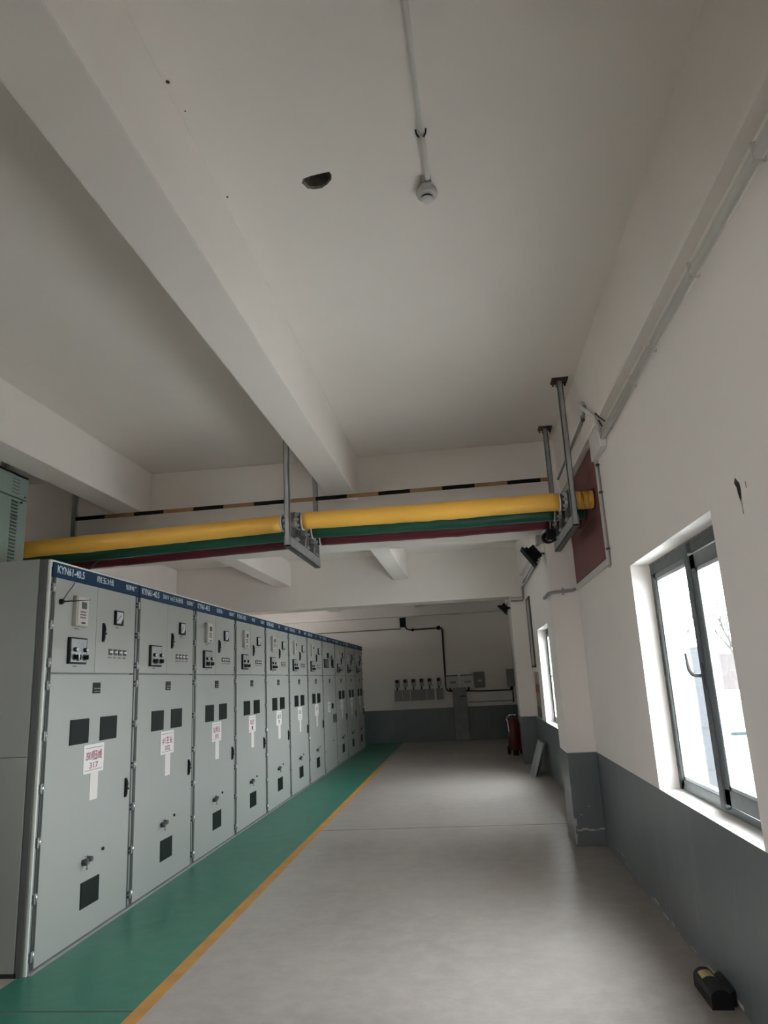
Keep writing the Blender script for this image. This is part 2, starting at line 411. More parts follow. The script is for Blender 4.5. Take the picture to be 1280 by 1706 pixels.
# chipped plaster along the foot of the window wall
b = MB(); rr = random.Random(11); y = 7.95
while y > 4.2:
    l = rr.uniform(.03, .16)
    if rr.random() < .5:
        z = .12 * max(0, (y - 6.6) / 1.4) + rr.uniform(0, .03)
        b.box((XW - .002, y - l, z), (XW + .01, y, z + rr.uniform(.006, .022)), MT['chip'])
    y -= l + rr.uniform(0, .1)
part('paint_chip', b, wr, 'flaked paint near the floor')

# ------------------------------------------------------------------ windows
def window(idx, a, b, label, handle=True):
    """a = near end, b = far end along the wall; frame set 15 cm back in the reveal"""
    x0, x1 = XW + .15, XW + .21
    root = thing('window_%d' % idx, (x0, (a + b) / 2, ZS), label, 'window', kind='structure')
    fr = MB()
    fr.box((x0, b - .06, ZS), (x1, b, ZT), MT['alu']); fr.box((x0, a, ZS), (x1, a + .055, ZT), MT['alu'])
    fr.box((x0, a, ZS), (x1, b, ZS + .045), MT['alu']); fr.box((x0 - .008, a, ZT - .085), (x1, b, ZT), MT['alu_top'])
    fr.box((x0 - .030, a + .85, ZS + .03), (x1, a + .93, ZT - .02), MT['alu_top'])
    rr = random.Random(idx)
    y = a                                   # ragged mortar between frame and reveal
    while y < b:
        l = rr.uniform(.02, .07); fr.box((x0 - .012, y, ZT - rr.uniform(.006, .022)), (x0 + .01, min(y + l, b), ZT), MT['hole_rim']); y += l
    z = ZS
    while z < ZT:
        l = rr.uniform(.03, .1); fr.box((x0 - .01, b - rr.uniform(.005, .016), z), (x0 + .01, b, min(z + l, ZT)), MT['hole_rim']); z += l
    part('frame', fr, root)
    def sash(y0, y1, z0, z1, xin, nm):
        s = MB(); t = .045 if nm == 'far' else .085
        s.box((xin, y0, z0), (xin + .05, y0 + t, z1), MT['alu']); s.box((xin, y1 - t, z0), (xin + .05, y1, z1), MT['alu'])
        s.box((xin, y0, z0), (xin + .05, y1, z0 + t), MT['alu']); s.box((xin, y0, z1 - t), (xin + .05, y1, z1), MT['alu'])
        k = .022
        for (p, q) in (((y0 + t, z0 + t), (y0 + t + k, z1 - t)), ((y1 - t - k, z0 + t), (y1 - t, z1 - t)), ((y0 + t, z0 + t), (y1 - t, z0 + t + k)), ((y0 + t, z1 - t - k), (y1 - t, z1 - t))):
            s.box((xin + .004, p[0], p[1]), (xin + .045, q[0], q[1]), MT['alu_light'])
        o = part('sash', s, root)
        g = MB(); g.box((xin + .024, y0 + t + .002, z0 + t + .002), (xin + .028, y1 - t - .002, z1 - t - .002), MT['glass'])
        part('glass_pane', g, o)
        return o
    sash(a + .93, b - .06, ZS + .03, ZT - .075, x0 - .004, 'far')
    s2 = sash(a + .05, a + .85, ZS + .06, ZT - .10, x0 - .022, 'near')
    if handle:
        hd = MB(); yh = a + .88; xh = x0 - .030
        hd.box((xh - .012, yh - .013, 1.62), (xh, yh + .013, 1.765), MT['steel_dark'], bev=.003)
        hd.tube([(xh - .008, yh, 1.69), (xh - .045, yh + .01, 1.692), (xh - .062, yh + .014, 1.70), (xh - .075, yh + .018, 1.725), (xh - .08, yh + .02, 1.76), (xh - .083, yh + .021, 1.825)], [.01, .01, .01, .0095, .008, .006], MT['steel_dark'])
        part('handle', hd, s2, 'dark lever handle')
window(1, *WINS[0], 'two-pane aluminium window with a dark lever handle')
window(2, *WINS[1], 'bright far window mostly hidden by the pilaster')
window(3, *WINS[2], 'added unseen window behind the nearer pilaster', False)  # unseen window, added to brighten the second bay

# ------------------------------------------------------------------ switchgear cabinets (local frame: x out of the front, y along the row)
XB = -2.8
def loc(mb): return mb
def hinge(mb, s, z):
    mb.box((-.022, s - .012, z - .032), (.004, s + .012, z + .032), MT['steel'], bev=.003)
    mb.cyl((.004, s + .008, z - .036), (.004, s + .008, z + .036), .007, MT['chrome'], seg=8)
    mb.box((-.022, s - .03, z - .024), (-.004, s - .012, z - .008), MT['steel_dark']); mb.box((-.022, s - .03, z + .008), (-.004, s - .012, z + .024), MT['steel_dark'])
def P2(name, mb, parent, label=None):
    o = bpy.data.objects.new(name, mb.mesh(name)); COL.objects.link(o); o.parent = parent
    if label: o['label'] = label
    return o
SL, SR = .062, 1.352           # door edges along the cabinet front
ZB, ZM, ZU, ZH = .02, 1.927, 2.622, 2.736
UY, UZ = (0, 1, 0), (0, 0, 1)
SHARED = {}
def sub(name, key, fn, parent, label=None):
    """sub-part whose mesh is shared by every cabinet"""
    if key not in SHARED:
        m = MB(); fn(m); SHARED[key] = m.mesh(name)
    o = bpy.data.objects.new(name, SHARED[key]); COL.objects.link(o); o.parent = parent
    if label: o['label'] = label
    return o
def f_body(m):
    m.box((XB, .002, .03), (-.03, CW - .002, 2.70), MT['cab_side'])
    m.box((XB, .002, 2.70), (-.002, CW - .002, 2.752), MT['paper'])  # top lip coloured white for the light falling on it
    m.box((-.032, 0.002, .0), (-.014, SL + .004, 2.64), MT['post']); m.box((-.032, SR - .004, .0), (-.016, CW - .002, 2.64), MT['post_dark'])
    m.box((-.032, .035, .0), (-.010, SL + .001, 2.64), MT['post_dark'])  # dark post strips put the recess shading beside the doors into colour
def f_sill(m): m.box((-.03, 0, 0), (.022, CW, .016), MT['steel']); m.box((-.2, 0, 0), (-.02, CW, .03), MT['steel'])
def f_udl(m): m.box((-.028, SL, ZM + .006), (0, .668, ZU + .01), MT['cab'], bev=.003)
def f_udr(m): m.box((-.028, .672, ZM + .006), (0, SR, ZU + .01), MT['cab'], bev=.003)
def f_ld(m): m.box((-.028, SL, ZB), (0, SR, ZM - .006), MT['cab'], bev=.003)
def f_relay(m):
    m.box((0, .30, 2.283), (.035, .48, 2.515), MT['relay_body'], bev=.008); m.box((.035, .315, 2.295), (.040, .465, 2.503), MT['relay_face'], bev=.002)
    m.box((.040, .365, 2.420), (.043, .435, 2.472), MT['lcd'])
    for r in range(3):
        for q in range(4): m.box((.040, .350 + q * .022, 2.345 + r * .022), (.043, .364 + q * .022, 2.358 + r * .022), MT['grey_ink'])
    m.box((.040, .37, 2.305), (.043, .425, 2.316), MT['black']); m.box((.0, .345, 2.262), (.002, .405, 2.273), MT['grey_ink'])
def f_panel(m):
    m.box((0, .255, 1.998), (.022, .505, 2.198), MT['black'], bev=.004); m.box((.022, .272, 2.012), (.025, .49, 2.186), MT['panel_face'])
    for q in (.315, .46):
        m.cyl((.025, q, 2.105), (.045, q, 2.105), .017, MT['black'], seg=14); m.cyl((.045, q, 2.105), (.052, q, 2.105), .011, MT['white_plastic'], seg=12)
        m.cyl((.025, q, 2.048), (.030, q, 2.048), .026, MT['steel_dark'], seg=16); m.cyl((.030, q, 2.048), (.052, q, 2.048), .017, MT['black'], seg=14)
        m.box((.052, q - .005, 2.030), (.062, q + .005, 2.066), MT['black'], bev=.002)
    m.box((.025, .40, 2.03), (.028, .415, 2.07), MT['black']); m.box((.025, .365, 2.045), (.03, .385, 2.075), MT['chrome'])
    m.box((.025, .345, 2.022), (.028, .385, 2.032), MT['black']); m.box((0, .35, 1.977), (.002, .40, 1.988), MT['grey_ink'])
def f_handle(m, s=.78, z0=2.185, z1=2.34):
    m.box((0, s - .016, z0), (.012, s + .016, z1), MT['black'], bev=.005)
    m.tube([(.008, s, z0 + .014), (.011, s, z0 + .03), (.012, s, (z0 + z1) / 2), (.015, s, z1 - .05), (.009, s, z1 - .014)], [.011, .013, .013, .015, .012], MT['black'], seg=8)
    m.cyl((.014, s + .012, (z0 + z1) / 2 - .01), (.028, s + .012, (z0 + z1) / 2 - .01), .008, MT['black'], seg=8)
def f_amm(m):
    m.box((0, .957, 2.337), (.02, 1.100, 2.462), MT['black'], bev=.004); m.box((.02, .974, 2.352), (.022, 1.084, 2.450), MT['meter_face'])
    m.prism([(.0222, .974, 2.372), (.0222, 1.04, 2.425), (.0222, 1.043, 2.420), (.0222, .978, 2.366)], (.001, 0, 0), MT['black'])
    m.prism([(.0222, 1.084, 2.352), (.0222, 1.084, 2.402), (.0222, 1.045, 2.352)], (.001, 0, 0), MT['black'])
    m.box((0, .995, 2.312), (.002, 1.045, 2.325), MT['grey_ink'])
def f_ind(m):
    for q in range(4):
        s = .888 + q * .084
        m.box((0, s, 2.082), (.006, s + .056, 2.132), MT['steel_dark'], bev=.002)
        m.box((.006, s + .006, 2.100), (.016, s + .050, 2.115), MT['paper'], bev=.003)
        m.box((0, s, 2.055), (.002, s + .05, 2.068), MT['grey_ink'])
def f_plate(m):
    m.box((0, .655, 1.773), (.005, .772, 1.857), MT['black'], bev=.001)
    for k, (a, b_) in enumerate(((.68, .72), (.735, .76), (.675, .715), (.725, .765))): m.box((.005, a, 1.787 + (k // 2) * .022), (.0062, b_, 1.791 + (k // 2) * .022), MT['relay_face'])
def f_win(m, s0=.35, s1=.62): m.box((-.004, s0, 1.40), (.006, s1, 1.585), MT['black'], bev=.004); m.box((.006, s0 + .006, 1.406), (.0075, s1 - .006, 1.579), MT['black_gloss'])
def f_bwin(m): m.box((-.004, .608, .212), (.006, .878, .395), MT['black'], bev=.004); m.box((.006, .614, .218), (.0075, .872, .389), MT['black_gloss'])
def f_lock(m):
    m.cyl((0, .625, .535), (.045, .625, .535), .022, MT['steel_dark'], seg=14); m.cyl((0, .70, .545), (.035, .70, .545), .02, MT['steel_dark'], seg=14)
    m.box((.0, .61, .522), (.02, .72, .555), MT['steel_dark'], bev=.004); m.tube([(.04, .625, .535), (.05, .61, .52), (.05, .60, .49)], .008, MT['steel'])
    m.tube([(.0, .66, .565), (.02, .665, .575), (.02, .66, .585)], .003, MT['chrome'], seg=6)
def f_key(m): m.cyl((0, .918, .571), (.012, .918, .571), .013, MT['black'], seg=12)
def sign_mesh(lines, mid, wide=True):
    m = MB()
    m.box((0.001, .563, 1.168), (.004, .872, 1.383), MT['paper'], bev=.001)
    m.box((0.001, .675, .966), (.003, .795, 1.168), MT['paper_pink'])
    ink = mid
    for z in (1.355, 1.188): m.box((.004, .59, z), (.0046, .845, z + .004), ink)
    ws = [.24, .13 if wide else .06]
    m.text(lines[0], (.004, .597 if wide else .62, 1.262), UY, UZ, ws[0] if wide else .19, .075, ink)
    m.text(lines[1], (.004, .717 - ws[1] / 2, 1.202), UY, UZ, ws[1], .045, ink)
    return m
def header(mid):
    m = MB()
    m.box((-.035, .004, ZU + .004), (.012, CW - .004, ZH), MT['blue'], bev=.003)
    z = ZU + .042
    m.text('KYN61-40.5', (.012, .05, z - .006), UY, UZ, .38, .060, MT['white_ink'], bold=.02)
    m.text('恒源电气', (.012, 1.13, z), UY, UZ, .22, .048, MT['white_ink'])
    wd = .070 * len(mid) if len(mid) < 6 else .046 * len(mid)
    m.text(mid, (.012, .77 - wd / 2, z), UY, UZ, wd, .054, MT['white_ink'])
    return m
CABS = [
    ('刚玉3线', ('35KV刚玉III线', '317'), 'switchgear cabinet nearest the camera with sign 317 and an antenna on its door'),
    ('35KV 1#主变进线', ('#1主变', '3302'), 'second switchgear cabinet of the row with blank upper door and sign 3302'),
    ('站用变', ('站用变', '305'), 'third switchgear cabinet of the row with a pink-lettered sign'),
    ('母线', ('电容器', '1'), 'fourth switchgear cabinet of the row with a small red-lettered sign'),
    ('线', ('备用', '1'), 'fifth switchgear cabinet of the row with a pale sign'),
    ('母联', ('母联', '35'), 'sixth switchgear cabinet of the row with black viewing windows'),
    ('线', ('备用', '3'), 'seventh switchgear cabinet of the row with a narrow sign strip'),
    ('线', ('PT', '3'), 'eighth switchgear cabinet with square display, two door handles and no viewing windows'),
    ('线', ('备用', '2'), 'ninth switchgear cabinet, third from the dim far end'),
    ('线', ('备用', '2'), 'tenth switchgear cabinet, second from the dim far end'),
    ('线', ('备用', '2'), 'last switchgear cabinet of the row at the dim far end'),
]
for k, (mid, sg, lab) in enumerate(CABS):
    root = thing('switchgear_cabinet', (XC, Y0 + CW * k, 0), lab, 'cabinet', 'row of grey switchgear cabinets')
    sub('cabinet_body', 'body', f_body, root)
    sub('base_sill', 'sill', f_sill, root)
    P2('header_band', header(mid), root, 'blue name band with white lettering')
    ul = sub('upper_door', 'udl', f_udl, root); ur = sub('upper_door', 'udr', f_udr, root); ld = sub('lower_door', 'ld', f_ld, root)
    if k == 7:
        def f_disp(m): m.box((0, .15, 2.084), (.02, .60, 2.268), MT['black'], bev=.004); m.box((.02, .17, 2.10), (.022, .58, 2.252), MT['lcd'])
        def f_mtr(m): m.box((0, .50, 2.29), (.02, .56, 2.40), MT['black'], bev=.003); m.box((0, .59, 2.29), (.02, .65, 2.40), MT['black'], bev=.003)
        def f_sw(m): m.cyl((0, .95, 2.30), (.03, .95, 2.30), .06, MT['steel_dark'], seg=16); m.box((.0, .93, 2.13), (.05, 1.0, 2.28), MT['black'], bev=.01); m.cyl((0, 1.02, 2.12), (.04, 1.02, 2.12), .03, MT['black'], seg=14)
        sub('display_panel', 'disp', f_disp, ul); sub('meter', 'mtr', f_mtr, ul); sub('rotary_switch', 'sw', f_sw, ur)
        def f_sg(m):
            m.box((.001, .44, 1.172), (.004, .70, 1.385), MT['paper'], bev=.001); m.text('PT', (.004, .50, 1.28), UY, UZ, .13, .06, MT['grey_ink']); m.text('35', (.004, .52, 1.20), UY, UZ, .1, .05, MT['grey_ink'])
        sub('door_sign', 'sg7', f_sg, ld)
        def f_bx(m): m.box((0, .85, 1.24), (.03, .95, 1.34), MT['black'], bev=.004)
        sub('lock_box', 'bx7', f_bx, ld)
        sub('door_handle', 'lh7a', lambda m: f_handle(m, 1.03, .93, 1.12), ld); sub('door_handle', 'lh7b', lambda m: f_handle(m, 1.25, .92, 1.11), ld)
        sub('nameplate', 'plate', f_plate, ld); sub('keyhole', 'key', f_key, ld)
    else:
        if k != 1: sub('protection_relay', 'relay', f_relay, ul)
        sub('control_panel', 'panel', f_panel, ul, 'black-framed panel with four knobs')
        sub('ammeter', 'amm', f_amm, ur); sub('indicator_block', 'ind', f_ind, ur); sub('door_handle', 'uh', f_handle, ur)
        sub('nameplate', 'plate', f_plate, ld)
        sub('viewing_window', 'w1', f_win, ld); sub('viewing_window', 'w2', lambda m: f_win(m, .797, 1.072), ld)
        sub('vent_window', 'bw', f_bwin, ld); sub('door_lock', 'lock', f_lock, ld); sub('keyhole', 'key', f_key, ld)
        sub('door_handle', 'lh', lambda m: f_handle(m, 1.268, .90, 1.056), ld)
        o = P2('door_sign', sign_mesh(sg, MT['red_ink'] if k < 4 else MT['grey_ink'], k < 3), ld, 'white sign with a pale strip hanging under it')
    for z in (2.55, 2.274, 2.003): sub('hinge', 'hg%.2f' % z, lambda m, z=z: hinge(m, .031, z), root)
    for z in (1.842, 1.493, 1.144, .797, .449, .10): sub('hinge', 'hg%.2f' % z, lambda m, z=z: hinge(m, .031, z), root)
    for z in (2.55, 2.274, 2.003, 1.842, 1.493, 1.144, .797, .449, .10):
        if k == 10: sub('hinge', 'hr%.2f' % z, lambda m, z=z: hinge(m, CW - .03, z), root)
    if k == 0:
        m = MB(); m.box((XB, -.045, .03), (-.075, -.03, 1.363), MT['cab_side'], bev=.002); m.box((XB, -.045, 1.368), (-.075, -.03, 2.752), MT['cab_side'], bev=.002)
        m.box((XB, -.035, 0), (-.06, .004, .03), MT['black'])
        P2('side_panel', m, root, 'dark grey-green end panel in two sheets')
        m = MB(); m.box((-.072, -.035, .0), (-.028, .0, 2.752), MT['post_dark']); P2('corner_gap', m, root)
        m = MB(); m.box((-.03, -.014, .0), (-.004, .0015, 2.752), MT['cab_edge'], bev=.002); P2('corner_trim', m, root, 'corner edge coloured pale for the light it catches')  # trim is paler than the doors: caught light put into its colour

# antenna on the first door and its lead
t = thing('magnetic_antenna', (XC + .02, 4.972, 2.455), 'small black whip antenna stuck on the first cabinet door', 'antenna')
m = MB(); m.lathe([(0, .022), (.018, .020), (.03, .010)], (XC + .001, 4.975, 2.452), (1, 0, 0), MT['black'], 16); part('base', m, t)
m = MB(); m.tube([(XC + .03, 4.975, 2.452), (XC + .045, 5.06, 2.463), (XC + .05, 5.17, 2.478), (XC + .055, 5.31, 2.496)], [.006, .005, .0028, .002], MT['black'], seg=8); part('whip', m, t)
m = MB(); m.tube([(XC + .02, 4.98, 2.466), (XC + .02, 5.03, 2.52), (XC + .018, 5.09, 2.57), (XC + .016, 5.135, 2.615)], .003, MT['black'], seg=6); part('lead', m, t)
m = MB(); m.tube([(-3.03, 5.28, 2.762), (-3.15, 5.6, 2.80), (-3.45, 6.2, 2.93), (-3.75, 6.8, 3.08), (-3.95, 7.25, 3.20)], .010, MT['black'], seg=8)
solo('black_cable', m, 'black cable rising from the cabinet top to the busbars', 'cable')

# ------------------------------------------------------------------ duct box on top of the row
t = thing('busbar_duct_box', (-4.75, 5.6, 2.752), 'pale green sheet-metal box with louvres above the first cabinet', 'duct box')
m = MB(); m.box((-5.6, 4.95, 2.752), (-4.175, 6.24, 3.625), MT['duct_paint'], bev=.006); part('lower_casing', m, t)
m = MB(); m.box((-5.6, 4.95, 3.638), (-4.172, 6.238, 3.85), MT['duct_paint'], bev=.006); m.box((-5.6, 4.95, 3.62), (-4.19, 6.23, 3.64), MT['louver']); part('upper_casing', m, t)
m = MB(); rr = random.Random(5); y = 4.95
pts = []
while y < 6.24:
    pts.append((-4.165, y, 3.852 + rr.uniform(0, .008))); y += .07
m.tube(pts, .010, MT['black'], seg=6); part('black_seal', m, t, 'ragged black seal along the top edge')
for (z0, z1) in ((2.98, 3.60), (3.67, 3.84)):
    m = MB(); z = z0
    while z < z1:
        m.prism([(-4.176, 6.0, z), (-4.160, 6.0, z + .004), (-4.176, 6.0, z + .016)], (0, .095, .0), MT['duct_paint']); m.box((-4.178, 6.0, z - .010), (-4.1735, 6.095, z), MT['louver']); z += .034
    part('louvre_panel', m, t)
m = MB(); m.cyl((-4.172, 6.19, 3.665), (-4.162, 6.19, 3.665), .008, MT['steel_dark'], seg=8); m.cyl((-4.175, 6.14, 3.60), (-4.160, 6.14, 3.60), .012, MT['steel_dark'], seg=8); part('bolt', m, t)

# ------------------------------------------------------------------ insulated busbars
HX = (1.035, -1.58, -4.46)      # hanger positions along the run
def busbar(y, zc, mtl, label, phase):
    R = .083
    t = thing('tubular_busbar', (-1.5, y, zc), label, 'busbar', 'three insulated busbars side by side')
    def seg(x0, x1, z0, z1, bumps):
        m = MB(); n = 40; pts = []; rs = []
        rr = random.Random(int(x0 * 100 + y * 10))
        for i in range(n + 1):
            u = i / n; x = x0 + (x1 - x0) * u; r = R + rr.uniform(-.0012, .0012)
            for (bx, bh, bwid) in bumps: r += bh * math.exp(-((x - bx) / bwid) ** 2)
            pts.append((x, y + rr.uniform(-.001, .001), z0 + (z1 - z0) * u + rr.uniform(-.001, .001) - .006 * math.sin(math.pi * u))); rs.append(r)
        m.tube(pts, rs, mtl, seg=28); part('insulated_tube', m, t)
    seg(-5.3, HX[1] - .115, zc - .10, zc - .012, [(-3.65, .006, .05)])
    seg(HX[1] + .10, HX[0] - .095, zc, zc, [(-.62, .004, .03), (0.02 - .3, .005, .06), (.0, .006, .12)])
    if phase < 3: seg(HX[0] + .06, XW - .006, zc, zc, [])
    for (xa, xb) in ((HX[1] - .115, HX[1] + .10), (HX[0] - .095, HX[0] + .06)):
        m = MB(); m.lathe([(0, R + .004), (.012, R + .004), (.012, R - .012), (xb - xa - .012, R - .012), (xb - xa - .012, R + .004), (xb - xa, R + .004)], (xa, y, zc - .004), (1, 0, 0), MT['white_plastic'], 28)
        part('end_ring', m, t, 'pale rings at the tube ends')
        m = MB(); m.lathe([(0, R - .010), (.03, R - .010), (.03, R - .022), (xb - xa - .06, R - .022), (xb - xa - .06, R - .010), (xb - xa - .03, R - .010)], (xa + .015, y, zc - .004), (1, 0, 0), MT['steel_dark'], 24)
        for a in range(8):
            an = a * math.pi / 4; m.box((xa + .03, y + math.cos(an) * .075 - .012, zc + math.sin(an) * .075 - .012), (xb - .03, y + math.cos(an) * .075 + .012, zc + math.sin(an) * .075 + .012), MT['steel'])
        part('joint_sleeve', m, t, 'metal joint between two tube lengths')
    m = MB(); m.lathe([(0, R + .018), (.02, R + .018), (.02, R + .002)], (XW - .022, y, zc), (1, 0, 0), MT['black'], 28); part('wall_gland', m, t)
    return t
ZT0 = 3.293
busbar(6.50, ZT0, MT['tube_yellow'], 'yellow insulated busbar tube, front one of three, spanning to the red board', 0)
busbar(6.95, ZT0, MT['tube_green'], 'green insulated busbar tube between the yellow and the red tubes', 1)
busbar(7.36, ZT0, MT['tube_red'], 'dark red insulated busbar tube behind the green one', 2)

# hangers carrying the busbars
HL = ['steel hanger frame with rusty ceiling plates beside the red board', 'steel hanger frame in the middle of the busbars beside the ceiling beam', 'dark steel hanger post behind the duct box above the cabinets']
for i, x in enumerate(HX):
    t = thing('busbar_hanger', (x, 6.9, 3.0), HL[i], 'hanger', 'steel hangers of the busbars')
    for (y, dx) in ((6.25, .012), (7.55, .0)):
        m = MB(); wdt = .05
        # U-channel leg open towards the wall
        m.box((x - .025, y, 3.02), (x + .025, y + .006, ZC - .008), MT['steel']); m.box((x - .025, y, 3.02), (x - .019, y + .05, ZC - .008), MT['steel']); m.box((x + .019, y, 3.02), (x + .025, y + .05, ZC - .008), MT['steel'])
        m.box((x - .025, y, 3.008), (x + .025, y + .05, 3.02), MT['black'])
        part('leg', m, t)
        m = MB(); m.box((x - .075, y - .05, ZC - .012), (x + .075, y + .09, ZC), MT['rust'], bev=.002)
        for sx in (-.055, .055):
            for sy in (-.03, .07): m.cyl((x + sx, y + sy, ZC - .04), (x + sx, y + sy, ZC - .01), .009, MT['rust'], seg=8)
        m.prism([(x - .03, y + .05, ZC - .012), (x - .03, y + .05, ZC - .06), (x - .03, y + .085, ZC - .012)], (.06, 0, 0), MT['rust'])
        part('ceiling_plate', m, t, 'rusty ceiling plate')
    m = MB(); m.box((x - .03, 6.25, 3.005), (x + .03, 7.605, 3.012), MT['steel_dark']); m.box((x - .03, 6.25, 3.005), (x - .024, 7.605, 3.105), MT['steel']); m.box((x + .024, 6.25, 3.005), (x + .03, 7.605, 3.105), MT['steel'])
    part('cross_bar', m, t)
    for y in (6.50, 6.95, 7.36):
        m = MB(); m.box((x - .05, y - .05, 3.105), (x + .05, y + .05, 3.125), MT['steel'], bev=.003)
        m.box((x - .035, y - .075, 3.125), (x + .035, y + .075, 3.215), MT['steel_dark'], bev=.006)
        m.prism([(x + .03, y - .10, 3.11), (x + .03, y - .085, 3.11), (x + .03, y - .055, 3.20), (x + .03, y - .07, 3.20)], (.012, 0, 0), MT['chrome'])
        m.cyl((x + .02, y - .06, 3.125), (x + .02, y - .06, 3.245), .008, MT['chrome'], seg=8)
        m.cyl((x - .03, y + .055, 3.125), (x - .03, y + .055, 3.245), .008, MT['steel'], seg=8)
        m.lathe([(0, .096), (.05, .096), (.05, .062), (0, .062)], (x - .025, y, ZT0 - .004), (1, 0, 0), MT['steel_dark'], 24, caps=False)
        part('clamp', m, t)
m = MB()
rr = random.Random(9)
for j in range(3):
    pts = []
    for a in range(17):
        an = a / 16 * 2 * math.pi; pts.append((.92 + math.cos(an) * .06 + j * .012, 7.32 + .05 * math.sin(an * .5) + j * .02, 3.12 + math.sin(an) * (.055 - j * .008)))
    m.tube(pts, .011, MT['black'], seg=8, caps=False)
m.box((.90, 7.28, 3.10), (.99, 7.40, 3.20), MT['black'], bev=.01)
solo('coiled_cable', m, 'black coiled cable hanging at the end of the red tube', 'cable')

# striped flat bar on the rear legs
m = MB(); x = -4.43; k = 0
bw = .357
xs = [-4.43]
while xs[-1] < .985: xs.append(min(xs[-1] + bw, 1.01))
for a, b_ in zip(xs, xs[1:]):
    za = 3.748 + (a + 4.43) * .0055; zb = 3.748 + (b_ + 4.43) * .0055
    m.prism([(a, 7.545, za), (b_, 7.545, zb), (b_, 7.545, zb + .044), (a, 7.545, za + .044)], (0, .006, 0), MT['stripe_black' if k % 2 == 0 else 'stripe_yellow']); k += 1
solo('striped_bar', m, 'flat black and yellow striped bar above the busbars', 'bar')

# ------------------------------------------------------------------ red board and the wall conduits
t = thing('wall_board', (XW, 7.13, 2.70), 'dark red board covering the wall opening where the busbars enter', 'board')
m = MB(); m.box((XW - .012, 6.235, 3.16), (XW, 8.028, 3.755), MT['red_board'], bev=.002); m.box((XW - .010, 6.235, 2.70), (XW, 8.028, 3.158), MT['red_board'], bev=.002); part('panel', m, t)
m = MB(); m.box((XW - .016, 6.22, 2.69), (XW, 6.238, 3.755), MT['conduit_grey']); part('edge_strip', m, t)

CG = 'white wall conduits'
def clip(m, y, z, n=1):
    m.box((XW - .051, y - .006, z - .05), (XW, y + .006, z + .036), MT['conduit'], bev=.002)
    m.tube([(XW - .012, y, z + .034), (XW - .016, y - .008, z + .052), (XW - .012, y - .018, z + .054), (XW - .006, y - .02, z + .046)], .003, MT['steel_dark'], seg=6)
t = thing('wall_conduit', (XW, 4.0, 3.6), 'long white conduit running under the edge beam above the window', 'conduit', CG)
m = MB(); m.tube([(XW - .022, -2.0, 3.675), (XW - .022, 5.72, 3.675)], .014, MT['conduit'], seg=10); m.tube([(XW - .026, -2.0, 3.632), (XW - .026, 5.85, 3.632)], .024, MT['conduit'], seg=12); part('pipe', m, t)
for y in (2.46, 3.27, 4.09, 4.62, 5.45):
    m = MB(); clip(m, y, 3.655); part('clip', m, t)
m = MB(); m.box((XW - .055, 5.72, 3.55), (XW, 6.17, 3.79), MT['white_plastic'], bev=.008)
solo('junction_cover', m, 'white trunking cover above the corner of the red board', 'cover')
m = MB(); m.tube([(XW - .05, 5.70, 3.69), (1.17, 5.62, 3.78), (1.12, 5.72, 3.88), (1.11, 5.84, 3.96), (1.13, 5.92, 4.02), (1.165, 5.96, 4.03)], .017, MT['conduit'], seg=10)
m.tube([(XW - .02, 5.56, 3.70), (1.20, 5.58, 3.76), (1.19, 5.63, 3.81), (1.205, 5.68, 3.80), (XW - .03, 5.68, 3.71)], .006, MT['conduit_dark'], seg=6)
solo('bent_conduit', m, 'white hose bent from the trunking cover up onto the beam', 'conduit', CG)
t = thing('wall_conduit', (1.18, 7.0, 3.9), 'thin conduit along the edge beam above the red board', 'conduit', CG)
m = MB(); m.tube([(1.175, 5.95, 4.0), (1.175, 6.15, 3.94), (1.185, 8.02, 3.92)], .014, MT['conduit_grey'], seg=10); part('pipe', m, t)
m = MB(); m.box((1.16, 6.10, 3.92), (1.20, 6.125, 3.97), MT['steel_dark']); part('clip', m, t)
t = thing('wall_conduit', (XW, 6.17, 2.65), 'white trunking down one side of the red board and along its foot', 'conduit', CG)
m = MB(); m.box((XW - .028, 6.135, 2.625), (XW, 6.185, 3.56), MT['conduit'], bev=.004); part('upright_run', m, t)
m = MB(); m.box((XW - .028, 6.185, 2.625), (XW, 8.03, 2.675), MT['conduit'], bev=.004); part('level_run', m, t)
m = MB(); m.tube([(XW - .010, 6.122, 3.50), (XW - .010, 6.122, 2.62), (XW - .012, 6.17, 2.61)], .008, MT['conduit_grey'], seg=8); part('cable', m, t)
m = MB()
for z in (2.75, 3.25, 3.5): m.box((XW - .03, 6.105, z), (XW, 6.14, z + .015), MT['steel_dark'])
part('clip', m, t)
t = thing('wall_conduit', (.95, 8.03, 2.6), 'grey conduit wrapped around the pilaster under the floodlight', 'conduit', CG)
m = MB(); m.tube([(XW - .03, 8.012, 2.64), (1.2, 8.012, 2.628), (1.0, 8.012, 2.62), (.955, 8.012, 2.612), (.942, 8.04, 2.61), (.942, 8.5, 2.61)], .018, MT['conduit_grey'], seg=10); part('pipe', m, t)
m = MB(); m.box((1.09, 7.99, 2.585), (1.105, 8.03, 2.66), MT['conduit_grey']); part('clip', m, t)
t = thing('wall_conduit', (XW, 12, 3.53), 'conduit in the second bay leading to the far floodlight', 'conduit', CG)
m = MB(); m.tube([(XW - .02, 8.64, 3.53), (XW - .02, 14.8, 3.53), (XW - .03, 14.9, 3.5), (XW - .03, 14.98, 3.30), (1.22, 15.01, 3.25), (.97, 15.01, 3.25)], .018, MT['conduit_grey'], seg=10); part('pipe', m, t)
m = MB(); m.tube([(XW - .015, 8.64, 3.62), (XW - .015, 15.0, 3.62)], .012, MT['conduit_grey'], seg=8); part('cable', m, t)
m = MB(); m.tube([(1.23, 15.012, 3.55), (1.225, 15.01, 3.33), (1.2, 15.01, 3.31), (.97, 15.01, 3.31)], .010, MT['conduit_grey'], seg=8); part('branch_pipe', m, t)

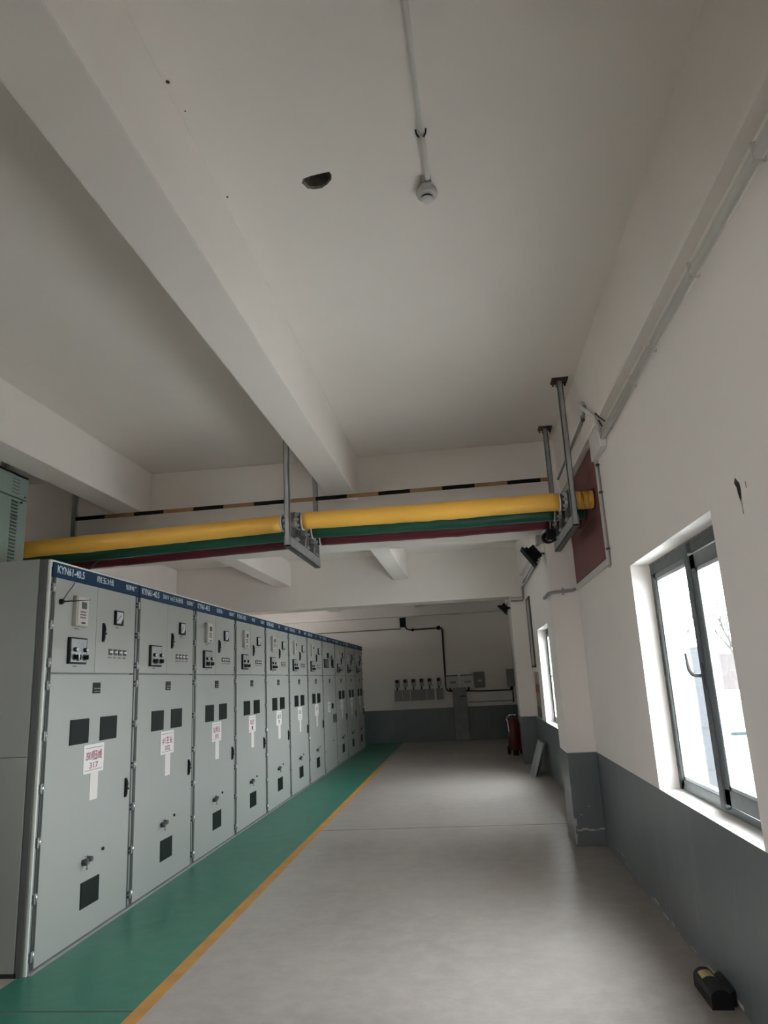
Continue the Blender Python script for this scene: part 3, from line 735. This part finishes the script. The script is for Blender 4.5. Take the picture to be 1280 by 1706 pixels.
# ceiling conduit and smoke detector
t = thing('ceiling_conduit', (-.04, 2.5, ZC - .03), 'thin conduit on the ceiling leading to the smoke detector', 'conduit')
m = MB(); m.tube([(-.062, .98, ZC - .014), (-.052, 2.28, ZC - .014), (-.038, 2.97, ZC - .014)], .012, MT['conduit'], seg=10); part('pipe', m, t)
m = MB(); m.tube([(-.036, 2.98, ZC - .018), (-.022, 3.32, ZC - .018)], .0165, MT['conduit'], seg=10); part('outer_pipe', m, t)
m = MB()
for s in (-1, 1): m.tube([(-.037 + s * .012, 2.985, ZC - .03), (-.037 + s * .022, 2.965, ZC - .028), (-.037 + s * .026, 2.95, ZC - .012)], .0045, MT['black'], seg=6)
part('clip', m, t)
t = thing('smoke_detector', (-.035, 3.40, 4.30), 'round white smoke detector under the ceiling at the conduit end', 'smoke detector')
m = MB(); m.box((-.06, 3.30, ZC - .045), (-.005, 3.36, ZC), MT['conduit_grey'], bev=.004); part('bracket', m, t)
m = MB(); m.lathe([(0, .046), (.015, .056), (.032, .059), (.046, .055), (.056, .044)], (-.035, 3.405, ZC - .001), (0, 0, -1), MT['detector'], 28); part('housing', m, t)
m = MB(); m.lathe([(0, .032), (.012, .032)], (-.035, 3.405, ZC - .056), (0, 0, -1), MT['black'], 24); part('sensor_slot', m, t)
m = MB(); m.lathe([(0, .034), (.006, .033), (.014, .024)], (-.035, 3.405, ZC - .068), (0, 0, -1), MT['white_plastic'], 24); part('cap', m, t)

# ------------------------------------------------------------------ floodlights
def floodlight(cx, cy, cz, s, mount, label, direction):
    t = thing('floodlight', (cx, cy, cz), label, 'floodlight', 'black floodlights')
    d = V(direction).normalized(); side = V((0, 1, 0)); up = side.cross(d).normalized()
    R = Matrix((d, side, up)).transposed()
    def rb(m, a, b_, mm, bev=.004):
        k = MB(); k.box(a, b_, mm, bev=bev)
        for v in k.bm.verts: v.co = V((cx, cy, cz)) + (R @ (v.co * s))
        i0 = [m.mi(x) for x in k.mats]; vm = {v: m.bm.verts.new(v.co) for v in k.bm.verts}
        for f_ in k.bm.faces: m.bm.faces.new([vm[v] for v in f_.verts]).material_index = i0[f_.material_index]
        k.bm.free()
    m = MB(); rb(m, (.05, -.15, -.165), (.075, .15, .165), MT['black']); part('bezel', m, t)
    m = MB(); rb(m, (.072, -.13, -.145), (.078, .13, .145), MT['black_gloss'], .001); part('glass', m, t)
    m = MB(); rb(m, (.0, -.12, -.13), (.05, .12, .13), MT['black']); rb(m, (-.08, -.09, -.10), (.0, .09, .10), MT['black'])
    for q in range(6): rb(m, (-.10, -.085 + q * .032, -.10), (-.075, -.075 + q * .032, .10), MT['black'], .001)
    part('housing', m, t)
    m = MB(); m.tube([V((cx, cy, cz)) - d * .06 * s, V((cx, cy, cz)) - d * .02 * s + V((.09 * s, 0, .0)), V(mount)], .016 * s + .003, MT['black'], seg=8); m.box(V(mount) - V((.012, .03, .03)), V(mount) + V((.0, .03, .03)), MT['black']); part('bracket', m, t)
    return t
floodlight(.822, 8.22, 3.09, .80, (.96, 8.2, 3.115), 'black floodlight on the nearer pilaster under the busbars', (-.80, -.10, -.56))
floodlight(.83, 15.25, 3.13, .80, (.96, 15.25, 3.13), 'black floodlight on the far pilaster', (-.72, -.15, -.66))
t = thing('junction_box', (.92, 8.14, 3.18), 'small grey junction box on the pilaster above the floodlight', 'junction box')
m = MB(); m.box((.875, 8.06, 3.19), (.958, 8.22, 3.29), MT['conduit_grey'], bev=.004); part('casing', m, t)
m = MB(); m.box((.915, 8.09, 3.10), (.958, 8.18, 3.192), MT['white_plastic'], bev=.004); part('plug', m, t)
t = thing('floodlight', (-1.86, 21.2, 3.28), 'black floodlight high on the dim end wall', 'floodlight', 'black floodlights')
m = MB(); m.box((-1.955, 21.10, 3.285), (-1.775, 21.17, 3.565), MT['black'], bev=.012); part('housing', m, t)
m = MB(); m.box((-1.94, 21.094, 3.30), (-1.79, 21.10, 3.55), MT['black_gloss']); part('glass', m, t)
m = MB(); m.box((-1.90, 21.17, 3.40), (-1.83, 21.298, 3.45), MT['black']); part('bracket', m, t)
m = MB(); m.tube([(-1.80, 21.2, 3.29), (-1.76, 21.24, 3.23), (-1.68, 21.26, 3.20), (-1.59, 21.27, 3.205)], .02, MT['black'], seg=8); part('cable', m, t)

# ------------------------------------------------------------------ end wall equipment
YW = YB
G2 = 'conduits on the end wall'
t = thing('wall_conduit', (-1.2, YW, 3.2), 'dark conduit from the high floodlight down to the white boxes', 'conduit', G2)
m = MB(); m.tube([(-1.60, YW - .03, 3.20), (-.84, YW - .03, 3.215), (-.74, YW - .03, 3.20), (-.715, YW - .03, 3.14), (-.715, YW - .03, 1.50), (-.68, YW - .03, 1.40), (-.56, YW - .04, 1.36)], .026, MT['conduit_dark'], seg=10); part('pipe', m, t)
m = MB(); m.box((-.87, YW - .08, 3.16), (-.77, YW, 3.27), MT['black'], bev=.01); part('end_box', m, t)
m = MB(); m.box((-1.62, YW - .07, 3.16), (-1.56, YW, 3.24), MT['black'], bev=.008); part('end_box', m, t)
m = MB(); m.tube([(-8.5, YW - .02, 3.25), (-1.95, YW - .02, 3.25)], .018, MT['conduit_grey'], seg=8)
solo('wall_conduit', m, 'level conduit on the end wall running behind the cabinets', 'conduit', G2)
m = MB(); m.tube([(-.10, YW - .03, 1.36), (.3, YW - .03, 1.335), (1.16, YW - .03, 1.33), (1.20, YW - .03, 1.30), (1.20, YW - .03, .98)], .018, MT['conduit_dark'], seg=8)
solo('wall_conduit', m, 'dark conduit on the end wall beside the steel duct', 'conduit', G2)
m = MB(); m.box((-.09, YW - .03, 1.02), (1.19, YW, 1.055), MT['conduit_grey'], bev=.004)
solo('wall_conduit', m, 'flat trunking on the end wall just above the dado', 'conduit', G2)
MP = [-2.22, -1.985, -1.745, -1.505, -1.27, -1.0]
for k, x in enumerate(MP):
    t = thing('meter_box', (x + .09, YW, 1.155), ('grey meter box on the end wall, ' + ['first of six from the cabinet row', 'second of six from the cabinet row', 'third of six from the cabinet row', 'fourth of six from the cabinet row', 'fifth of six from the cabinet row', 'sixth from the cabinet row, beside the white boxes'][k]), 'meter box', 'six grey meter boxes')
    m = MB(); m.box((x, YW - .10, 1.155), (x + .20, YW, 1.47), MT['box_grey'], bev=.006); part('casing', m, t)
    m = MB(); m.box((x + .01 + .02, YW - .07, 1.55), (x + .16, YW, 1.77), MT['conduit_grey'], bev=.005); part('counter', m, t)
    m = MB(); m.box((x + .035, YW - .078, 1.675), (x + .125, YW - .068, 1.765), MT['black'], bev=.002); part('display', m, t)
    m = MB(); m.box((x + .06, YW - .05, 1.46), (x + .10, YW - .01, 1.56), MT['black'], bev=.004); part('cable_neck', m, t)
for k, (x0, x1, lb) in enumerate(((-.70, -.36, 'white distribution box on the end wall nearer the meter boxes'), (-.275, .09, 'white distribution box on the end wall beside the grey box'))):
    t = thing('distribution_box', ((x0 + x1) / 2, YW, 1.46), lb, 'box', 'white boxes on the end wall')
    m = MB(); m.box((x0, YW - .12, 1.465), (x1, YW, 1.79), MT['box_white'], bev=.008); m.box((x0 - .005, YW - .13, 1.79), (x1 + .005, YW, 1.82), MT['box_dark'], bev=.003); part('casing', m, t)
    m = MB(); m.box((x0 + .11, YW - .124, 1.58), (x1 - .06, YW - .119, 1.65), MT['box_grey']); part('label_plate', m, t)
t = thing('control_box', (.27, YW, 1.43), 'dark grey box with a pale label beside the white boxes', 'box')
m = MB(); m.box((.114, YW - .16, 1.43), (.42, YW, 1.875), MT['box_dark'], bev=.006); part('casing', m, t)
m = MB(); m.box((.22, YW - .165, 1.60), (.33, YW - .158, 1.66), MT['box_white']); part('label_plate', m, t)
t = thing('wall_cabinet', (1.16, YW, 1.42), 'grey wall cabinet in the far corner half hidden by the pilaster', 'box')
m = MB(); m.box((1.06, YW - .18, 1.42), (1.262, YW, 1.92), MT['box_grey'], bev=.008); part('casing', m, t)
m = MB(); m.box((1.13, YW - .08, 1.33), (1.22, YW, 1.42), MT['black'], bev=.008); part('cable_gland', m, t)
YW = YB - .003
t = thing('cable_duct', (-.33, YW, 0), 'upright steel cable duct under the white boxes', 'duct')
m = MB(); m.box((-.53, YW - .16, 0), (-.125, YW, 1.46), MT['pillar'], bev=.006); part('casing', m, t)
m = MB(); m.box((-.33, YW - .166, 1.205), (-.165, YW - .158, 1.232), MT['black']); part('slot', m, t)
m = MB(); m.tube([(-.60, YW - .1, 1.46), (-.58, YW - .12, 1.39), (-.53, YW - .12, 1.37)], .025, MT['black']); m.tube([(-.06, YW - .1, 1.46), (-.06, YW - .12, 1.38), (-.12, YW - .12, 1.35)], .03, MT['black']); part('cable', m, t)

# wheeled extinguisher beyond the far pilaster
t = thing('fire_extinguisher', (.90, 16.85, 0), 'large red wheeled fire extinguisher beyond the far pilaster', 'fire extinguisher')
cx, cy = .90, 16.85
m = MB(); m.lathe([(0, .09), (.02, .13), (.05, .145), (.56, .145), (.64, .11), (.69, .05), (.71, .04)], (cx, cy, .10), (0, 0, 1), MT['ext_red'], 32); part('cylinder', m, t)
m = MB(); m.cyl((cx, cy, .81), (cx, cy, .87), .035, MT['steel_dark'], seg=16); m.box((cx - .10, cy - .015, .85), (cx + .06, cy + .015, .875), MT['chrome'], bev=.004); m.cyl((cx - .13, cy, .825), (cx - .06, cy, .845), .02, MT['chrome'], seg=12); part('valve', m, t)
m = MB(); m.tube([(cx - .12, cy - .02, .835), (cx - .15, cy - .05, .78), (cx - .13, cy - .10, .70), (cx - .12, cy - .13, .55), (cx - .11, cy - .14, .42)], .014, MT['chrome'], seg=8); part('hose', m, t, 'pale hose')
for s in (-1, 1):
    m = MB(); m.lathe([(0, .07), (.02, .10), (.05, .10), (.07, .07)], (cx + s * .14 - .035, cy + .10, .10), (1, 0, 0), MT['black'], 24); part('wheel', m, t)
m = MB(); m.cyl((cx - .16, cy + .10, .10), (cx + .16, cy + .10, .10), .014, MT['steel_dark'], seg=8); m.box((cx - .06, cy - .14, 0), (cx + .06, cy - .09, .12), MT['black'], bev=.004); m.tube([(cx - .12, cy + .12, .12), (cx - .10, cy + .15, .6), (cx - .09, cy + .15, .76), (cx + .09, cy + .15, .76), (cx + .10, cy + .15, .6), (cx + .12, cy + .12, .12)], .013, MT['black'], seg=8); part('trolley_frame', m, t)

# boards leaning on the wall
def leaning(y0, y1, xb, xt, zt, th, m_, label):
    m = MB(); d = V((xt - xb, 0, zt)).normalized(); nrm = V((-d.z, 0, d.x)) * th
    m.prism([(xb, y0, 0), (xt, y0, zt), V((xt, y0, zt)) + nrm, V((xb, y0, 0)) + nrm + V((0, 0, -nrm.z))], (0, y1 - y0, 0), m_)
    o = solo('leaning_panel', m, label, 'panel', 'panels leaning on the window wall'); return o
leaning(13.15, 13.75, 1.00, 1.20, .56, .055, MT['grey_panel'], 'outer grey panel leaning on the dado near the far pilaster')
leaning(13.30, 13.90, 1.08, 1.235, .54, .03, MT['box_grey'], 'inner darker panel leaning behind the grey one')

# framed board and poster on the wall of the second bay
t = thing('notice_board', (XW, 14.28, 1.89), 'tall framed grey board on the wall before the far pilaster', 'board')
m = MB(); m.box((XW - .02, 13.97, 1.89), (XW, 14.59, 3.20), MT['board_face']); part('face', m, t)
m = MB()
for (a, b_) in (((13.95, 1.87), (13.99, 3.22)), ((14.57, 1.87), (14.61, 3.22)), ((13.95, 1.87), (14.61, 1.91)), ((13.95, 3.18), (14.61, 3.22))): m.box((XW - .03, a[0], a[1]), (XW, b_[0], b_[1]), MT['board_frame'])
part('frame', m, t)
t = thing('wall_poster', (XW, 14.1, .95), 'faded brown and red poster beside the far window', 'poster')
m = MB(); m.box((XW - .006, 13.72, 1.55), (XW, 14.5, 1.78), MT['poster_a']); m.box((XW - .006, 13.72, 1.40), (XW, 14.5, 1.55), MT['poster_b']); m.box((XW - .006, 13.72, 1.14), (XW, 14.5, 1.40), MT['poster_c']); part('sheet', m, t)
m = MB(); m.box((XW - .01, 13.72, .935), (XW, 14.5, 1.14), MT['board_frame']); part('dark_plate', m, t)

# black box on the floor against the wall
t = thing('bait_box', (1.18, 4.5, 0), 'small black arched box with a yellow label on the floor by the wall', 'box')
m = MB(); pr = [(1.125, 4.34, .0), (1.235, 4.34, .0), (1.235, 4.34, .05)] + [(1.18 + .055 * math.cos(a), 4.34, .05 + .045 * math.sin(a)) for a in [math.pi * k / 10 for k in range(1, 10)]] + [(1.125, 4.34, .05)]
m.prism(pr, (0, .31, 0), MT['black'], smooth=False); part('shell', m, t)
m = MB(); q = []
for k in range(7):
    a = math.radians(62 + k * 12); q.append((1.18 + .0565 * math.cos(a), .05 + .0465 * math.sin(a)))
for (a, b_) in zip(q, q[1:]): m.prism([(a[0], 4.52, a[1]), (b_[0], 4.52, b_[1]), (b_[0], 4.52, b_[1] - .004), (a[0], 4.52, a[1] - .004)], (0, .085, 0), MT['yellow_label'])
part('label_patch', m, t, 'yellow label')
m = MB(); m.prism([(1.228, 4.38, .0), (1.262, 4.38, .0), (1.262, 4.38, .075), (1.236, 4.38, .06)], (0, .26, 0), MT['black']); part('side_flap', m, t)

# ------------------------------------------------------------------ outdoors, as seen through the window
m = MB(); m.quad([(WB, -40, -.25), (90, -40, -.25), (90, 90, -.25), (WB, 90, -.25)], MT['yard']); m.quad([(-60, -40, -.25), (XL - .28, -40, -.25), (XL - .28, 90, -.25), (-60, 90, -.25)], MT['yard']); m.quad([(XL - .28, -40, -.25), (WB, -40, -.25), (WB, YF - .28, -.25), (XL - .28, YF - .28, -.25)], MT['yard']); struct('yard_ground', m, 'pale concrete yard outside the window', 'ground')
m = MB(); m.box((WB + .001, 7.0, -.25), (2.02, 7.5, 5.2), MT['tile']); m.box((2.02, 7.0, -.25), (2.17, 7.5, 1.92), MT['tile'])
o = solo('tiled_wing', m, 'white tiled wing of the building outside the window', 'building', kind='structure')
m = MB(); m.box((6.2, 22, -.25), (40, 38, -.16), MT['teal']); solo('teal_net', m, 'teal dust net spread over the far ground outside', 'net')
m = MB(); m.box((4, 42, -.25), (60, 42.4, 2.3), MT['yard_wall']); m.box((4, 41.9, -.25), (60, 42.0, .35), MT['yard']); solo('yard_wall', m, 'low brownish wall at the end of the yard outside', 'wall', kind='structure')
def tree(x, y, h, seed, label):
    rr = random.Random(seed); m = MB()
    def branch(p, d, l, r, lv):
        q = p + d * l * .5 + V((rr.uniform(-.05, .05), rr.uniform(-.05, .05), 0)) * l; e = p + d * l
        m.tube([p, q, e], [r, r * .8, r * .55], MT['bark'], seg=5, caps=False)
        if lv == 0: return
        for _ in range(4 if lv > 1 else 5):
            nd = (d + V((rr.uniform(-.75, .75), rr.uniform(-.75, .75), rr.uniform(-.05, .5)))).normalized()
            branch(p + d * l * rr.uniform(.55, 1.0), nd, l * rr.uniform(.5, .75), r * .5, lv - 1)
    branch(V((x, y, -.25)), V((0, 0, 1)), h * .4, h * .018, 4)
    solo('bare_tree', m, label, 'tree', 'bare trees beyond the yard wall')
tree(12.6, 45, 7.5, 1, 'bare tree beyond the yard wall, nearest the tiled wing')
tree(17.5, 50, 8.5, 2, 'bare tree beyond the yard wall, in the middle of the pane')
tree(22.5, 47, 7.0, 3, 'bare tree beyond the yard wall, farthest from the tiled wing')

# ------------------------------------------------------------------ light
wld = bpy.data.worlds.new('overcast'); scene.world = wld; wld.use_nodes = True
nt = wld.node_tree; bg = nt.nodes['Background']
SKY = 5.0
bg.inputs['Color'].default_value = (.95, .975, 1.0, 1); bg.inputs['Strength'].default_value = SKY
for i, (a, b_, z0_, z1_) in enumerate([(a, b_, ZS, ZT) for a, b_ in WINS]):
    ld = bpy.data.lights.new('window_portal', 'AREA'); ld.shape = 'RECTANGLE'; ld.size = b_ - a - .02; ld.size_y = z1_ - z0_ - .02
    ld.cycles.is_portal = True
    o = bpy.data.objects.new('window_portal', ld); COL.objects.link(o)
    o.matrix_world = Matrix.Translation((WB - .02, (a + b_) / 2, (z0_ + z1_) / 2)) @ Matrix(((0, 0, 1, 0), (1, 0, 0, 0), (0, 1, 0, 0), (0, 0, 0, 1)))

for (a, b_, z0_, z1_) in ADDED_LWIN:  # portals of the added openings
    ld = bpy.data.lights.new('window_portal', 'AREA'); ld.shape = 'RECTANGLE'; ld.size = b_ - a - .02; ld.size_y = z1_ - z0_ - .02; ld.cycles.is_portal = True
    o = bpy.data.objects.new('window_portal', ld); COL.objects.link(o)
    o.matrix_world = Matrix.Translation((XL - .26, (a + b_) / 2, (z0_ + z1_) / 2)) @ Matrix(((0, 0, -1, 0), (1, 0, 0, 0), (0, -1, 0, 0), (0, 0, 0, 1)))
# ------------------------------------------------------------------ camera
cd = bpy.data.cameras.new('camera'); cam = bpy.data.objects.new('camera', cd); COL.objects.link(cam)
cd.sensor_fit = 'HORIZONTAL'; cd.sensor_width = 36; cd.lens = 32.99875; cd.clip_start = .05; cd.clip_end = 300
r = V((.991783344, .117906049, -.049638317)); u = V((.075495928, -.226190254, .971153095)); fw = V((-.103277121, .966920955, .233233153))
M3 = Matrix((r, u, -fw)).transposed()
cam.matrix_world = Matrix.Translation((0, 0, 1.752904)) @ M3.to_4x4()
scene.camera = cam

vs = scene.view_settings
scene.display_settings.display_device = 'sRGB'
vs.view_transform = 'Standard'; vs.look = 'None'; vs.gamma = 1.0; vs.use_curve_mapping = False
vs.exposure = 2.55
cy = scene.cycles
cy.use_denoising = True
try: cy.denoiser = 'OPENIMAGEDENOISE'
except Exception: pass
cy.max_bounces = 14; cy.diffuse_bounces = 10; cy.glossy_bounces = 4; cy.transmission_bounces = 4; cy.transparent_max_bounces = 10
cy.sample_clamp_indirect = 8
cy.caustics_reflective = False; cy.caustics_refractive = False
